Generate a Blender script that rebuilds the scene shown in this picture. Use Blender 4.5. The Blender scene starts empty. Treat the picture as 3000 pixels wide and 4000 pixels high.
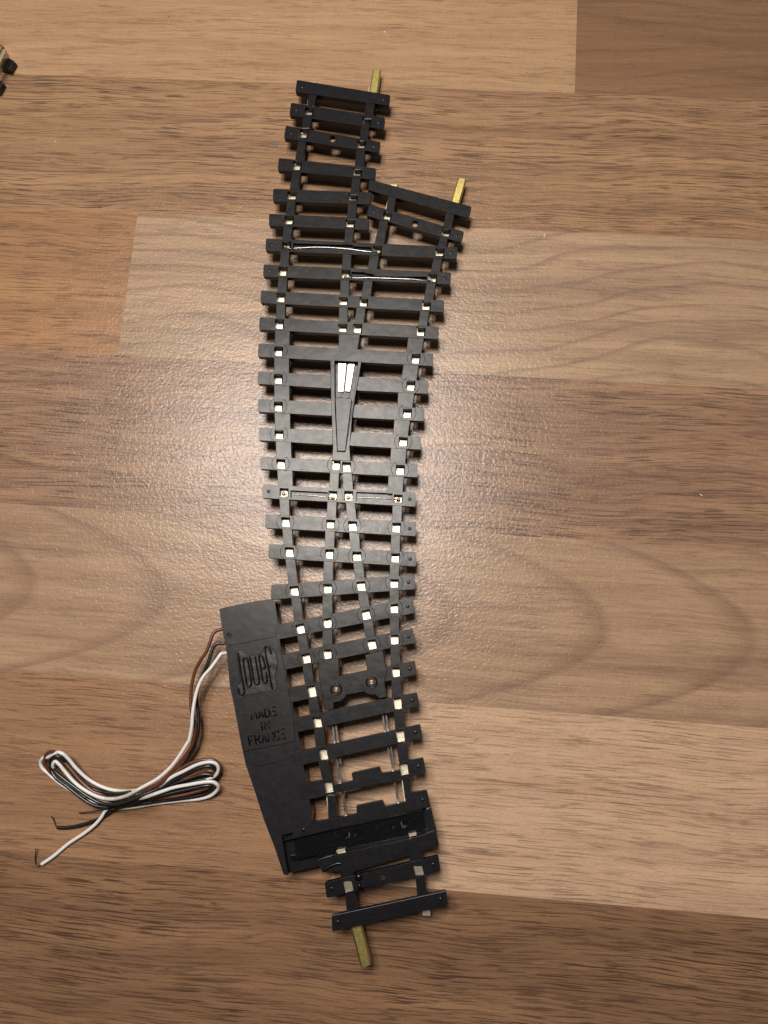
import bpy, math, random
from mathutils import Vector
from mathutils.geometry import tessellate_polygon
random.seed(7)
R = math.radians
S = 0.001                      # lengths below are written in millimetres
scn = bpy.context.scene
COL = scn.collection

# ------------------------------------------------------------------ camera
H = 196.0
FPX = 3000.0
F = Vector((-0.04, 0.19, -1.0)).normalized()
RT = F.cross(Vector((0, 1, 0))).normalized()
UP = RT.cross(F)
CAM = Vector((0, 0, H))

def ray(px, py):
    return F + RT * ((px - 1500) / FPX) + UP * ((2000 - py) / FPX)

def floor_at(px, py, z=0.0):
    """point at height z above the floor seen at photo pixel (px, py)"""
    d = ray(px, py)
    return CAM + d * ((z - H) / d.z)

# the upturned turnout leans on its rail heads at one end and on its motor box at the other
Y0, Y1 = floor_at(1350, 400).y, floor_at(1450, 3600).y
Z0, Z1 = 4.7, 7.6
PB = (Z1 - Z0) / (Y0 - Y1)
PA = Z0 + PB * Y0              # plane: z = PA - PB*y

def top(px, py, d=0.0):
    """point on the sleepers' underside plane (d mm below it) seen at photo pixel"""
    r = ray(px, py)
    t = (PA - d - H) / (r.z + PB * r.y)
    return CAM + r * t

def win(ox, oy, s):
    return lambda *p: [(ox + x * s, oy + y * s) for x, y in p]
K3 = 550 / 1659
A = win(1050, 240, K3); B = win(1350, 650, K3); Cw = win(980, 750, K3); D = win(1280, 1150, K3)
E = win(980, 1280, K3); Fw = win(980, 1780, K3); G = win(1250, 1680, K3); Hw = win(1180, 2180, K3)
I = win(830, 2300, K3); J = win(1150, 2650, K3); K = win(900, 2800, K3); L = win(1030, 3050, 700 / 1659)
M = win(100, 2850, 800 / 1659); N = win(100, 2300, 900 / 1659); Q = win(0, 100, 300 / 1659)
LG = win(900, 2490, 220 / 1659); TX = win(930, 2720, 220 / 1659)
Z5 = win(1270, 3360, 530 / 1659)

# ------------------------------------------------------------------ materials
def new_mat(name):
    m = bpy.data.materials.new(name); m.use_nodes = True
    nt = m.node_tree
    return m, nt, nt.nodes['Principled BSDF']

def node(nt, t, **kw):
    n = nt.nodes.new(t)
    for k, v in kw.items():
        setattr(n, k, v)
    return n

def mapping(nt, scale, coord='Object', rot=(0, 0, 0)):
    tc = node(nt, 'ShaderNodeTexCoord'); mp = node(nt, 'ShaderNodeMapping')
    mp.inputs['Scale'].default_value = scale
    mp.inputs['Rotation'].default_value = rot
    nt.links.new(tc.outputs[coord], mp.inputs['Vector'])
    return mp.outputs['Vector']

def noise(nt, vec, scale=1.0, detail=2.0, rough=0.5, dist=0.0):
    n = node(nt, 'ShaderNodeTexNoise')
    n.inputs['Scale'].default_value = scale; n.inputs['Detail'].default_value = detail
    n.inputs['Roughness'].default_value = rough; n.inputs['Distortion'].default_value = dist
    nt.links.new(vec, n.inputs['Vector'])
    return n.outputs['Fac']

def ramp(nt, fac, stops):
    r = node(nt, 'ShaderNodeValToRGB')
    el = r.color_ramp.elements
    while len(el) < len(stops):
        el.new(0.5)
    for e, (p, c) in zip(el, stops):
        e.position = p
        e.color = (c, c, c, 1) if not isinstance(c, tuple) else (*c, 1)
    nt.links.new(fac, r.inputs['Fac'])
    return r.outputs['Color']

def math_(nt, op, a, b=None, c=None):
    n = node(nt, 'ShaderNodeMath', operation=op)
    for i, v in enumerate((a, b, c)):
        if v is None: continue
        if isinstance(v, (int, float)): n.inputs[i].default_value = v
        else: nt.links.new(v, n.inputs[i])
    return n.outputs[0]

def mix(nt, fac, a, b, blend='MIX'):
    n = node(nt, 'ShaderNodeMix', data_type='RGBA', blend_type=blend)
    for sock, v in ((n.inputs[0], fac), (n.inputs[6], a), (n.inputs[7], b)):
        if isinstance(v, (int, float)): sock.default_value = v
        elif isinstance(v, tuple): sock.default_value = (*v, 1)
        else: nt.links.new(v, sock)
    return n.outputs[2]

def bump(nt, height, strength, dist, normal=None):
    b = node(nt, 'ShaderNodeBump')
    b.inputs['Strength'].default_value = strength; b.inputs['Distance'].default_value = dist
    nt.links.new(height, b.inputs['Height'])
    if normal is not None: nt.links.new(normal, b.inputs['Normal'])
    return b.outputs['Normal']

def plastic(name, col, rough, scratch=1.3, var=0.16, lump=0.45, spec=0.26, lscale=1.1):
    m, nt, p = new_mat(name)
    v = mapping(nt, (1000, 1000, 1000))
    cl = noise(nt, v, 0.35, 4, 0.6)
    dust = ramp(nt, noise(nt, v, 1.6, 5, 0.7), [(0.56, 0.0), (0.78, 1.0)])
    dark = tuple(c * 0.75 for c in col)
    base = mix(nt, cl, dark, tuple(min(1, c * 1.35) for c in col))
    base = mix(nt, math_(nt, 'MULTIPLY', dust, 0.08), base, (0.16, 0.14, 0.12))
    nt.links.new(base, p.inputs['Base Color'])
    # fine scuffs running in two directions
    s1 = noise(nt, mapping(nt, (300, 6000, 1000), rot=(0, 0, 0.5)), 1, 3, 0.6)
    s2 = noise(nt, mapping(nt, (5000, 260, 1000), rot=(0, 0, 0.35)), 1, 3, 0.6)
    sc = ramp(nt, s1, [(0.60, 0.0), (0.74, 1.0)])
    sc2 = ramp(nt, s2, [(0.62, 0.0), (0.76, 1.0)])
    scr = math_(nt, 'MAXIMUM', sc, sc2)
    r = math_(nt, 'ADD', math_(nt, 'ADD', rough - var / 2, math_(nt, 'MULTIPLY', noise(nt, v, 0.6, 5, 0.7), var)), math_(nt, 'MULTIPLY', scr, 0.12))
    nt.links.new(r, p.inputs['Roughness'])
    p.inputs['Specular IOR Level'].default_value = spec
    h = math_(nt, 'ADD', math_(nt, 'ADD', math_(nt, 'MULTIPLY', noise(nt, v, 0.30, 1.0), lump), math_(nt, 'MULTIPLY', noise(nt, v, lscale, 1.0), lump * 0.12)), math_(nt, 'MULTIPLY', scr, -0.012 * scratch))
    nt.links.new(bump(nt, h, 0.5, 0.00022), p.inputs['Normal'])
    return m

def metal(name, col, rough, brushed=True):
    m, nt, p = new_mat(name)
    p.inputs['Metallic'].default_value = 1.0
    v = mapping(nt, (9000, 500, 1000), rot=(0, 0, 0.08))
    n1 = noise(nt, v, 1, 3)
    v2 = mapping(nt, (1000, 1000, 1000))
    tarn = ramp(nt, noise(nt, v2, 1.1, 4, 0.6), [(0.42, 0.0), (0.7, 1.0)])
    base = mix(nt, math_(nt, 'MULTIPLY', tarn, 0.55), col, tuple(c * f for c, f in zip(col, (0.62, 0.55, 0.45))))
    nt.links.new(base, p.inputs['Base Color'])
    r = math_(nt, 'ADD', rough, math_(nt, 'MULTIPLY', n1, 0.15))
    nt.links.new(r, p.inputs['Roughness'])
    if brushed:
        nt.links.new(bump(nt, n1, 0.25, 0.00004), p.inputs['Normal'])
    return m

def simple(name, col, rough, metallic=0.0, spec=0.5, fleck=0.15):
    m, nt, p = new_mat(name)
    v = mapping(nt, (1000, 1000, 1000))
    n1 = noise(nt, v, 1.3, 4, 0.6)
    base = mix(nt, n1, tuple(c * (1 - fleck) for c in col), tuple(min(1, c * (1 + fleck)) for c in col))
    nt.links.new(base, p.inputs['Base Color'])
    p.inputs['Roughness'].default_value = rough
    p.inputs['Metallic'].default_value = metallic
    p.inputs['Specular IOR Level'].default_value = spec
    return m

MAT = dict(
    black=plastic('worn_black_plastic', (0.005, 0.005, 0.0065), 0.295),
    plate=plastic('matt_black_plastic', (0.006, 0.006, 0.0075), 0.31, lump=0.25),
    gloss=plastic('glossy_black_plastic', (0.003, 0.003, 0.004), 0.22, scratch=0.2, lump=0.6, spec=0.22),
    shaded_letter=plastic('shaded_black_lettering', (0.002, 0.002, 0.0025), 0.24, scratch=0.1, lump=0.1, spec=0.14),  # shading of the moulded letters painted in as a darker, less reflective black
    crumple=plastic('rough_moulded_field', (0.006, 0.006, 0.007), 0.34, scratch=0.2, lump=1.5, spec=0.30, lscale=1.6),
    pit=plastic('dark_recess_plastic', (0.004, 0.004, 0.005), 0.30),
    rail=metal('nickel_silver', (0.58, 0.53, 0.42), 0.31),
    steel=metal('bright_wire', (0.26, 0.25, 0.245), 0.18, False),
    rivet=metal('dull_copper', (0.36, 0.24, 0.15), 0.3, False),
    dull=metal('dull_grey_rail', (0.30, 0.27, 0.22), 0.38),  # darker and rougher metal than the other rails
    brass=metal('brass', (0.64, 0.54, 0.20), 0.28),
    solder=metal('solder', (0.72, 0.56, 0.34), 0.48, False),
    copper=simple('oxidised_copper', (0.10, 0.06, 0.045), 0.4, 0.7),
    wwhite=simple('white_pvc', (0.58, 0.57, 0.575), 0.38),
    wbrown=simple('brown_pvc', (0.085, 0.030, 0.014), 0.30),
    wblack=simple('black_pvc', (0.008, 0.007, 0.007), 0.30),
)

def tape_mat():
    m, nt, p = new_mat('clear_tape')
    out = nt.nodes['Material Output']
    tr = node(nt, 'ShaderNodeBsdfTransparent'); tr.inputs['Color'].default_value = (0.93, 0.92, 0.90, 1)
    v = mapping(nt, (1000, 1000, 1000))
    gl = node(nt, 'ShaderNodeBsdfGlossy'); gl.inputs['Roughness'].default_value = 0.16
    nt.links.new(bump(nt, noise(nt, v, 0.7, 2), 0.5, 0.0003), gl.inputs['Normal'])
    mx = node(nt, 'ShaderNodeMixShader'); mx.inputs[0].default_value = 0.045
    nt.links.new(tr.outputs[0], mx.inputs[1]); nt.links.new(gl.outputs[0], mx.inputs[2])
    nt.links.new(mx.outputs[0], out.inputs['Surface'])
    return m
MAT['tape'] = tape_mat()

# ------------------------------------------------------------------ mesh helpers
class MB:
    """collects geometry (in mm, world space) and links it as ONE mesh object"""
    def __init__(s): s.v = []; s.f = []; s.sm = []
    def add(s, vs, fs, smooth=False):
        o = len(s.v); s.v += [Vector(p) for p in vs]
        for f in fs: s.f.append(tuple(i + o for i in f)); s.sm.append(smooth)
    def build(s, name, mat, parent=None, bevel=0.0, props=None):
        org = parent_origin(parent)
        me = bpy.data.meshes.new(name)
        me.from_pydata([(p * S - org)[:] for p in s.v], [], s.f)
        me.polygons.foreach_set('use_smooth', s.sm)
        me.materials.append(mat); me.update()
        ob = bpy.data.objects.new(name, me); COL.objects.link(ob)
        if parent: ob.parent = parent
        if bevel:
            md = ob.modifiers.new('edge', 'BEVEL'); md.width = bevel * S; md.segments = 2
            md.limit_method = 'ANGLE'; md.angle_limit = R(42); md.use_clamp_overlap = True
        for k, v in (props or {}).items(): ob[k] = v
        return ob

def parent_origin(p):
    o = Vector((0, 0, 0))
    while p is not None:
        o = o + p.location; p = p.parent
    return o

def thing(name, loc_mm, label, cat, group=None):
    o = bpy.data.objects.new(name, None); COL.objects.link(o)
    o.location = Vector(loc_mm) * S; o.empty_display_size = 0.01
    o['label'] = label; o['category'] = cat
    if group: o['group'] = group
    return o

def rounded(loop, r, seg=3):
    """round the corners of a 2D pixel loop"""
    out = []; n = len(loop)
    for i in range(n):
        p0, p1, p2 = (Vector(loop[(i + k) % n]) for k in (-1, 0, 1))
        a, b = p0 - p1, p2 - p1
        rr = min(r, a.length * 0.45, b.length * 0.45)
        if rr < 0.5 or abs(a.normalized().dot(b.normalized())) > 0.97:
            out.append(tuple(p1)); continue
        s, e = p1 + a.normalized() * rr, p1 + b.normalized() * rr
        for k in range(seg + 1):
            t = k / seg
            out.append(tuple(s * (1 - t) ** 2 + p1 * 2 * t * (1 - t) + e * t * t))
    return out

def slab(mb, outer, holes=(), d0=0.0, thick=1.7, slots=(), draft=None, P=top):
    """flat plate: pixel outline on the turnout plane at depth d0, extruded down, with through holes and blind slots"""
    loops = [[P(x, y, d0) for x, y in outer]] + [[P(x, y, d0) for x, y in h] for h in holes] \
          + [[P(x, y, d0) for x, y in h] for h, _ in slots]
    loops = [list(l) for l in loops]
    def area(l): return sum(l[i].x * l[(i + 1) % len(l)].y - l[(i + 1) % len(l)].x * l[i].y for i in range(len(l)))
    if area(loops[0]) < 0: loops[0].reverse()
    for k in range(1, len(loops)):
        if area(loops[k]) > 0: loops[k].reverse()
    flat = [p for l in loops for p in l]
    tris = tessellate_polygon([[Vector((p.x, p.y, 0)) for p in l] for l in loops])
    dn = Vector((0, 0, -thick))
    depths = [thick] * (1 + len(holes)) + [dd for _, dd in slots]
    vs = list(flat); fs = []
    def up(t):
        a, b, c = (flat[i] for i in t)
        return t if (b - a).cross(c - a).z > 0 else (t[0], t[2], t[1])
    fs += [up(t) for t in tris]
    off = 0
    for li, l in enumerate(loops):
        n = len(l); base = len(vs)
        for i, p in enumerate(l):
            q = p + Vector((0, 0, -depths[li]))
            if draft and li == 0: q = q + draft(i, p)
            vs.append(q)
        for i in range(n):
            j = (i + 1) % n
            fs.append((off + i, base + i, base + j, off + j))
        if li > len(holes):
            fs.append(tuple(reversed(range(base, base + n))) if True else ())
        off += n
    # underside
    nb = len(vs)
    dl = loops[0]
    vs += [p + dn for p in dl]
    if not holes: fs.append(tuple(reversed(range(nb, nb + len(dl)))))
    mb.add(vs, fs)

def catmull(pts, n=8):
    out = []; m = len(pts)
    for i in range(m - 1):
        p0, p1, p2, p3 = pts[max(i - 1, 0)], pts[i], pts[i + 1], pts[min(i + 2, m - 1)]
        for k in range(n):
            t = k / n
            out.append(0.5 * ((2 * p1) + (p2 - p0) * t + (2 * p0 - 5 * p1 + 4 * p2 - p3) * t * t + (3 * p1 - p0 - 3 * p2 + p3) * t ** 3))
    out.append(pts[-1]); return out

def tube(mb, pts, r, seg=10, closed=False, flat=1.0):
    n = len(pts); vs = []; fs = []
    rad = r if isinstance(r, (list, tuple)) else [r] * n
    prev = None
    for i, p in enumerate(pts):
        a = pts[(i - 1) % n] if (closed or i > 0) else p
        b = pts[(i + 1) % n] if (closed or i < n - 1) else p
        t = (b - a).normalized()
        side = t.cross(Vector((0, 0, 1)))
        if side.length < 1e-4: side = prev if prev is not None else Vector((1, 0, 0))
        side.normalize(); prev = side
        nn = side.cross(t).normalized()
        for k in range(seg):
            w = 2 * math.pi * k / seg
            vs.append(p + (side * math.cos(w) + nn * math.sin(w) * flat) * rad[i])
    for i in range(n if closed else n - 1):
        for k in range(seg):
            a, b = i * seg + k, i * seg + (k + 1) % seg
            c, d = ((i + 1) % n) * seg + (k + 1) % seg, ((i + 1) % n) * seg + k
            fs.append((a, b, c, d))
    if not closed:
        fs.append(tuple(reversed(range(seg)))); fs.append(tuple(range((n - 1) * seg, n * seg)))
    mb.add(vs, fs, True)

def dome(mb, c, r, h, seg=10, rings=3, zs=1.0):
    vs = []; fs = []
    for j in range(rings):
        a = (math.pi / 2) * j / rings
        for k in range(seg):
            w = 2 * math.pi * k / seg
            vs.append(c + Vector((r * math.cos(a) * math.cos(w), r * math.cos(a) * math.sin(w), h * math.sin(a))))
    vs.append(c + Vector((0, 0, h)))
    for j in range(rings - 1):
        for k in range(seg):
            fs.append((j * seg + k, j * seg + (k + 1) % seg, (j + 1) * seg + (k + 1) % seg, (j + 1) * seg + k))
    t = len(vs) - 1
    for k in range(seg): fs.append(((rings - 1) * seg + k, (rings - 1) * seg + (k + 1) % seg, t))
    mb.add(vs, fs, True)

def box_poly(mb, topq, botq):
    n = len(topq); vs = list(topq) + list(botq)
    fs = [tuple(range(n)), tuple(reversed(range(n, 2 * n)))]
    for i in range(n): fs.append((i, n + i, n + (i + 1) % n, (i + 1) % n))
    mb.add(vs, fs)

def bar(mb, path, w, h, drop=0.0):
    """rectangular-section bar along a list of points (its upper face on the points)"""
    n = len(path); vs = []; fs = []
    for i, p in enumerate(path):
        t = (path[min(i + 1, n - 1)] - path[max(i - 1, 0)]).normalized()
        s = t.cross(Vector((0, 0, 1))).normalized() * (w / 2)
        q = p - Vector((0, 0, drop))
        vs += [q - s, q + s, q + s - Vector((0, 0, h)), q - s - Vector((0, 0, h))]
    for i in range(n - 1):
        for k in range(4):
            fs.append((i * 4 + k, i * 4 + (k + 1) % 4, (i + 1) * 4 + (k + 1) % 4, (i + 1) * 4 + k))
    fs.append((3, 2, 1, 0)); fs.append(tuple((n - 1) * 4 + k for k in range(4)))
    mb.add(vs, fs)

# ------------------------------------------------------------------ floor
PHI = -4.107
ROW = [162.13, 118.46, 75.56, 32.52, -10.63, -53.46]           # joints between strips, across the boards
fu = Vector((math.cos(R(PHI)), math.sin(R(PHI)), 0)); fv = Vector((-fu.y, fu.x, 0))
def fcoord(px, py):
    p = floor_at(px, py); return p.dot(fu), p.dot(fv)

def floor_material():
    m, nt, p = new_mat('laminate_wood')
    def attr(nm):
        a = node(nt, 'ShaderNodeAttribute'); a.attribute_name = nm; return a
    ca, cb, st, ar = attr('light_tone'), attr('dark_tone'), attr('figure'), attr('arch')
    sep = node(nt, 'ShaderNodeSeparateColor'); nt.links.new(st.outputs['Color'], sep.inputs[0])
    seed, rings, pores = sep.outputs[0], sep.outputs[1], sep.outputs[2]
    shift = node(nt, 'ShaderNodeCombineXYZ')
    nt.links.new(math_(nt, 'MULTIPLY', seed, 731.0), shift.inputs[0])
    nt.links.new(math_(nt, 'MULTIPLY', seed, 419.0), shift.inputs[1])
    tc = node(nt, 'ShaderNodeTexCoord')
    base = node(nt, 'ShaderNodeVectorMath', operation='MULTIPLY_ADD')
    nt.links.new(tc.outputs['Object'], base.inputs[0]); base.inputs[1].default_value = (1000, 1000, 1000)
    nt.links.new(shift.outputs[0], base.inputs[2])
    P0 = base.outputs[0]
    def scaled(v, sx, sy):
        n = node(nt, 'ShaderNodeVectorMath', operation='MULTIPLY'); nt.links.new(v, n.inputs[0])
        n.inputs[1].default_value = (sx, sy, 1); return n.outputs[0]
    # slow wander of the grain across the strip
    wob = math_(nt, 'MULTIPLY', math_(nt, 'SUBTRACT', noise(nt, scaled(P0, .016, .03), 1, 2), 0.5), 5.5)
    wob2 = math_(nt, 'MULTIPLY', math_(nt, 'SUBTRACT', noise(nt, scaled(P0, .09, .06), 1, 1), 0.5), 0.35)
    wv = node(nt, 'ShaderNodeCombineXYZ'); nt.links.new(math_(nt, 'ADD', wob, wob2), wv.inputs[1])
    add = node(nt, 'ShaderNodeVectorMath', operation='ADD'); nt.links.new(P0, add.inputs[0]); nt.links.new(wv.outputs[0], add.inputs[1])
    P1 = add.outputs[0]
    # broad tone streaks
    tone = ramp(nt, noise(nt, scaled(P1, .010, .16), 1, 4, 0.6), [(0.30, 0.0), (0.72, 1.0)])
    tone2 = noise(nt, scaled(P1, .03, 1.1), 1, 3, 0.6)
    tfac = math_(nt, 'ADD', math_(nt, 'MULTIPLY', tone, 0.75), math_(nt, 'MULTIPLY', math_(nt, 'SUBTRACT', tone2, 0.5), 0.7))
    tn = node(nt, 'ShaderNodeClamp'); nt.links.new(tfac, tn.inputs[0])
    colr = mix(nt, tn.outputs[0], ca.outputs['Color'], cb.outputs['Color'])
    # growth rings (flat sawn figure): bands of a strongly warped field
    rw = math_(nt, 'MULTIPLY', math_(nt, 'SUBTRACT', noise(nt, scaled(P0, .012, .022), 1, 1.5), 0.5), 46.0)
    sepv = node(nt, 'ShaderNodeSeparateXYZ'); nt.links.new(P1, sepv.inputs[0])
    raw = node(nt, 'ShaderNodeSeparateXYZ'); nt.links.new(tc.outputs['Object'], raw.inputs[0])
    dv = math_(nt, 'MULTIPLY_ADD', raw.outputs[1], 1000.0, -11.0)
    arch = math_(nt, 'ADD', math_(nt, 'MULTIPLY', raw.outputs[0], 1000.0), math_(nt, 'MULTIPLY', math_(nt, 'MULTIPLY', dv, dv), 0.08))
    arch = math_(nt, 'MULTIPLY', math_(nt, 'ADD', arch, math_(nt, 'MULTIPLY', rw, 0.22)), 0.027)
    arch = math_(nt, 'ADD', arch, 3.9 - 0.027 * fcoord(2330, 2460)[0])
    flat = math_(nt, 'MULTIPLY', math_(nt, 'ADD', sepv.outputs[1], rw), 0.145)
    rf = math_(nt, 'FRACT', math_(nt, 'ADD', flat, math_(nt, 'MULTIPLY', ar.outputs['Fac'], math_(nt, 'SUBTRACT', arch, flat))))
    rl = ramp(nt, rf, [(0.0, 0.15), (0.72, 0.0), (0.93, 1.0), (1.0, 0.15)])
    ringf = math_(nt, 'MULTIPLY', math_(nt, 'MULTIPLY', rl, rings), math_(nt, 'ADD', 0.35, math_(nt, 'MULTIPLY', noise(nt, scaled(P1, .05, .08), 1, 2), 0.75)))
    colr = mix(nt, math_(nt, 'MULTIPLY', ringf, 0.85), colr, cb.outputs['Color'])
    dk = mix(nt, 0.75, cb.outputs['Color'], (0.030, 0.015, 0.010))
    # dark open pores: short dashes along the grain, in clusters
    bias = math_(nt, 'MULTIPLY', math_(nt, 'SUBTRACT', pores, 0.75), 0.10)
    pa = ramp(nt, math_(nt, 'ADD', noise(nt, scaled(P1, .10, 3.1), 1, 0.6, 0.5), bias), [(0.600, 0.0), (0.655, 1.0)])
    pb = ramp(nt, math_(nt, 'ADD', noise(nt, scaled(P1, .055, 1.9), 1, 0.8, 0.5), bias), [(0.640, 0.0), (0.69, 1.0)])
    clus = ramp(nt, noise(nt, scaled(P1, .022, .10), 1, 2), [(0.30, 0.25), (0.58, 1.0)])
    ln = ramp(nt, math_(nt, 'ABSOLUTE', math_(nt, 'SUBTRACT', noise(nt, scaled(P1, .022, .42), 1, 3.5, 0.6), 0.5)), [(0.0, 1.0), (0.030, 0.0)])
    lnm = math_(nt, 'MULTIPLY', ln, ramp(nt, noise(nt, scaled(P1, .05, .3), 1, 2), [(0.38, 0.0), (0.55, 1.0)]))
    pf = math_(nt, 'MULTIPLY', math_(nt, 'MAXIMUM', math_(nt, 'MULTIPLY', math_(nt, 'MAXIMUM', pa, pb), clus), math_(nt, 'MULTIPLY', lnm, 0.8)), math_(nt, 'MULTIPLY_ADD', pores, 0.75, 0.2))
    colr = mix(nt, math_(nt, 'MULTIPLY', pf, 0.9), colr, dk)
    # fibre speckle
    fib = noise(nt, scaled(P1, 1.1, 4.2), 1, 3, 0.7)
    fib2 = noise(nt, scaled(P0, .5, .5), 1, 4, 0.65)
    v1 = math_(nt, 'ADD', 0.50, math_(nt, 'MULTIPLY', math_(nt, 'ADD', fib, math_(nt, 'MULTIPLY', fib2, 0.35)), 0.57))
    hsv = node(nt, 'ShaderNodeHueSaturation'); nt.links.new(v1, hsv.inputs['Value']); nt.links.new(colr, hsv.inputs['Color'])
    nt.links.new(hsv.outputs[0], p.inputs['Base Color'])
    # embossed overlay: tiny wormlike pebbling
    wm = noise(nt, scaled(P0, 1.15, 1.45), 1, 2.2, 0.55, 0.6)
    wm2 = noise(nt, scaled(P0, .35, .5), 1, 1)
    h = math_(nt, 'ADD', wm, math_(nt, 'MULTIPLY', wm2, 0.5))
    nt.links.new(bump(nt, h, 0.6, 0.00013), p.inputs['Normal'])
    rr = math_(nt, 'ADD', 0.225, math_(nt, 'MULTIPLY', noise(nt, scaled(P0, .05, .05), 1, 3), 0.10))
    nt.links.new(rr, p.inputs['Roughness'])
    p.inputs['Specular IOR Level'].default_value = 0.36
    return m

def build_floor():
    U0, U1 = -420, 420
    rows = [330, 248.4, 205.3] + ROW + [-96.4, -139.4, -182.4, -260]
    uj0 = fcoord(2250, 190)[0]; uj2 = fcoord(500, 1100)[0]; uj5 = fcoord(1330, 3000)[0]
    #        light tone            dark tone            seed rings pores
    T = dict(
        tan=((.40, .255, .145), (.26, .150, .085), .11, .35, .45),
        choc=((.215, .125, .068), (.125, .068, .040), .27, .75, .25),
        red=((.34, .205, .112), (.175, .098, .058), .39, .15, .95),
        orange=((.335, .182, .092), (.215, .115, .062), .52, .10, .75),
        grey=((.40, .270, .170), (.185, .118, .082), .63, 1.0, .35),
        brown=((.315, .190, .115), (.150, .085, .060), .74, .65, .85),
        sand=((.385, .255, .160), (.175, .102, .068), .83, .9, .30),
        rust=((.325, .188, .104), (.195, .106, .062), .92, .25, .7),
        pink=((.50, .340, .225), (.36, .225, .145), .05, .15, .75),
        deep=((.255, .145, .080), (.115, .060, .036), .47, .30, 1.0),
    )
    lay = {
        0: [(U0, U1, 'red')], 1: [(U0, -60, 'sand'), (-60, U1, 'tan')],
        2: [(U0, uj0, 'tan'), (uj0, U1, 'choc')],
        3: [(U0, U1, 'red')],
        4: [(U0, uj2, 'orange'), (uj2, U1, 'grey')],
        5: [(U0, U1, 'brown')],
        6: [(U0, U1, 'sand')],
        7: [(U0, uj5, 'rust'), (uj5, U1, 'pink')],
        8: [(U0, U1, 'deep')], 9: [(U0, 20, 'brown'), (20, U1, 'tan')], 10: [(U0, U1, 'orange')], 11: [(U0, U1, 'red')],
    }
    vs, fs, at = [], [], []
    for i in range(len(rows) - 1):
        for (a, b, k) in lay[i]:
            o = len(vs)
            vs += [(a * S, rows[i + 1] * S, 0), (b * S, rows[i + 1] * S, 0), (b * S, rows[i] * S, 0), (a * S, rows[i] * S, 0)]
            fs.append((o, o + 1, o + 2, o + 3)); at.append((k, i))
    me = bpy.data.meshes.new('floor'); me.from_pydata(vs, [], fs); me.update()
    la = me.attributes.new('light_tone', 'FLOAT_COLOR', 'CORNER'); da = me.attributes.new('dark_tone', 'FLOAT_COLOR', 'CORNER')
    fa = me.attributes.new('figure', 'FLOAT_COLOR', 'CORNER')
    me.attributes.new('arch', 'FLOAT', 'CORNER')
    la, da, fa, aa = (me.attributes[n] for n in ('light_tone', 'dark_tone', 'figure', 'arch'))
    for pi, pl in enumerate(me.polygons):
        k, i = at[pi]; l, d, sd, rg, po = T[k]
        for li in pl.loop_indices:
            la.data[li].color = (*l, 1); da.data[li].color = (*d, 1); fa.data[li].color = ((sd + i * 0.137) % 1, rg, po, 1); aa.data[li].value = 1.0 if k == 'sand' else 0.0
    me.materials.append(floor_material())
    o = bpy.data.objects.new('floor', me); COL.objects.link(o); o.rotation_euler.z = R(PHI)
    o['kind'] = 'structure'
    return o
build_floor()

# ------------------------------------------------------------------ the turnout
c0 = top(1330, 2000)
turnout = thing('railway_turnout', (c0.x, c0.y, 0), 'black plastic model railway turnout lying upside down with silver rails and a motor box', 'model track')

def lerp(a, b, t): return (a[0] + (b[0] - a[0]) * t, a[1] + (b[1] - a[1]) * t)
def hole(c, ang, w=34, h=36):
    ca, sa = math.cos(ang), math.sin(ang)
    q = [(-w / 2, -h / 2), (w / 2, -h / 2), (w / 2, h / 2), (-w / 2, h / 2)]
    return [(c[0] + x * ca - y * sa, c[1] + x * sa + y * ca) for x, y in q]

def ring_marks(mb, c, r, ang):
    for s in (0, 1):
        pts = []
        for k in range(9):
            w = ang + s * math.pi + R(-56 + 112 * k / 8)
            pts.append(top(c[0] + r * math.cos(w), c[1] + r * math.sin(w), 0.02))
        tube(mb, pts, 0.075, 6)

def sleeper(tl, tr, br, bl, holes=(), size=(34, 36), marks=False, slots=(), dots='LR', extra=None, screw=None, r=7, name='sleeper'):
    mb = MB()
    ang = math.atan2(tr[1] - tl[1], tr[0] - tl[0])
    hs = [hole(c, ang, *(size if len(c) == 2 else c[2])) for c in holes]
    if screw:
        hs.append([(screw[0] + 12 * math.cos(k * math.pi / 6), screw[1] + 13 * math.sin(k * math.pi / 6)) for k in range(12)])
    out = rounded([tl, tr, br, bl] if extra is None else extra, r)
    slab(mb, out, hs, thick=1.6, slots=[(s, 0.9) for s in slots])
    if marks:
        for c in holes: ring_marks(mb, c, 34, ang)
    if dots:
        for t, o in ((0.5, 24), ):
            for a, b, sgn in [e for e, kk in (((tl, bl, 1), 'L'), ((tr, br, -1), 'R')) if kk in dots]:
                c = lerp(a, b, t)
                cc = (c[0] + sgn * o * math.cos(ang), c[1] + sgn * o * math.sin(ang))
                dome(mb, top(cc[0], cc[1], 0.03), 0.5, 0.13)
    return mb.build(name, MAT['black'], turnout, bevel=0.11)

def q4(w1, tl, bl, w2, tr, br):
    return w1(tl)[0], w2(tr)[0], w2(br)[0], w1(bl)[0]

# plain-line sleepers at the straight end
sleeper(*A((330, 215), (1432, 395), (1415, 520), (312, 360)))
sleeper(*A((262, 485), (1372, 660), (1352, 795), (242, 632)), holes=A((475, 595), (1152, 708)))
sleeper(*A((200, 757), (1318, 948), (1297, 1075), (178, 905)), holes=A((412, 855), (1092, 985)), screw=A((752, 912))[0])
sleeper(*A((118, 1135), (1265, 1258), (1250, 1395), (103, 1280)), holes=A((335, 1225), (1045, 1300)), dots='')
sleeper(*Cw((262, -40), (1430, 5), (1410, 143), (258, 107)), holes=Cw((483, 48), (1205, 68)), dots='')
sleeper(*Cw((215, 255), (1395, 308), (1388, 447), (212, 397)), holes=Cw((452, 335), (1172, 372)), dots='')
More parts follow.
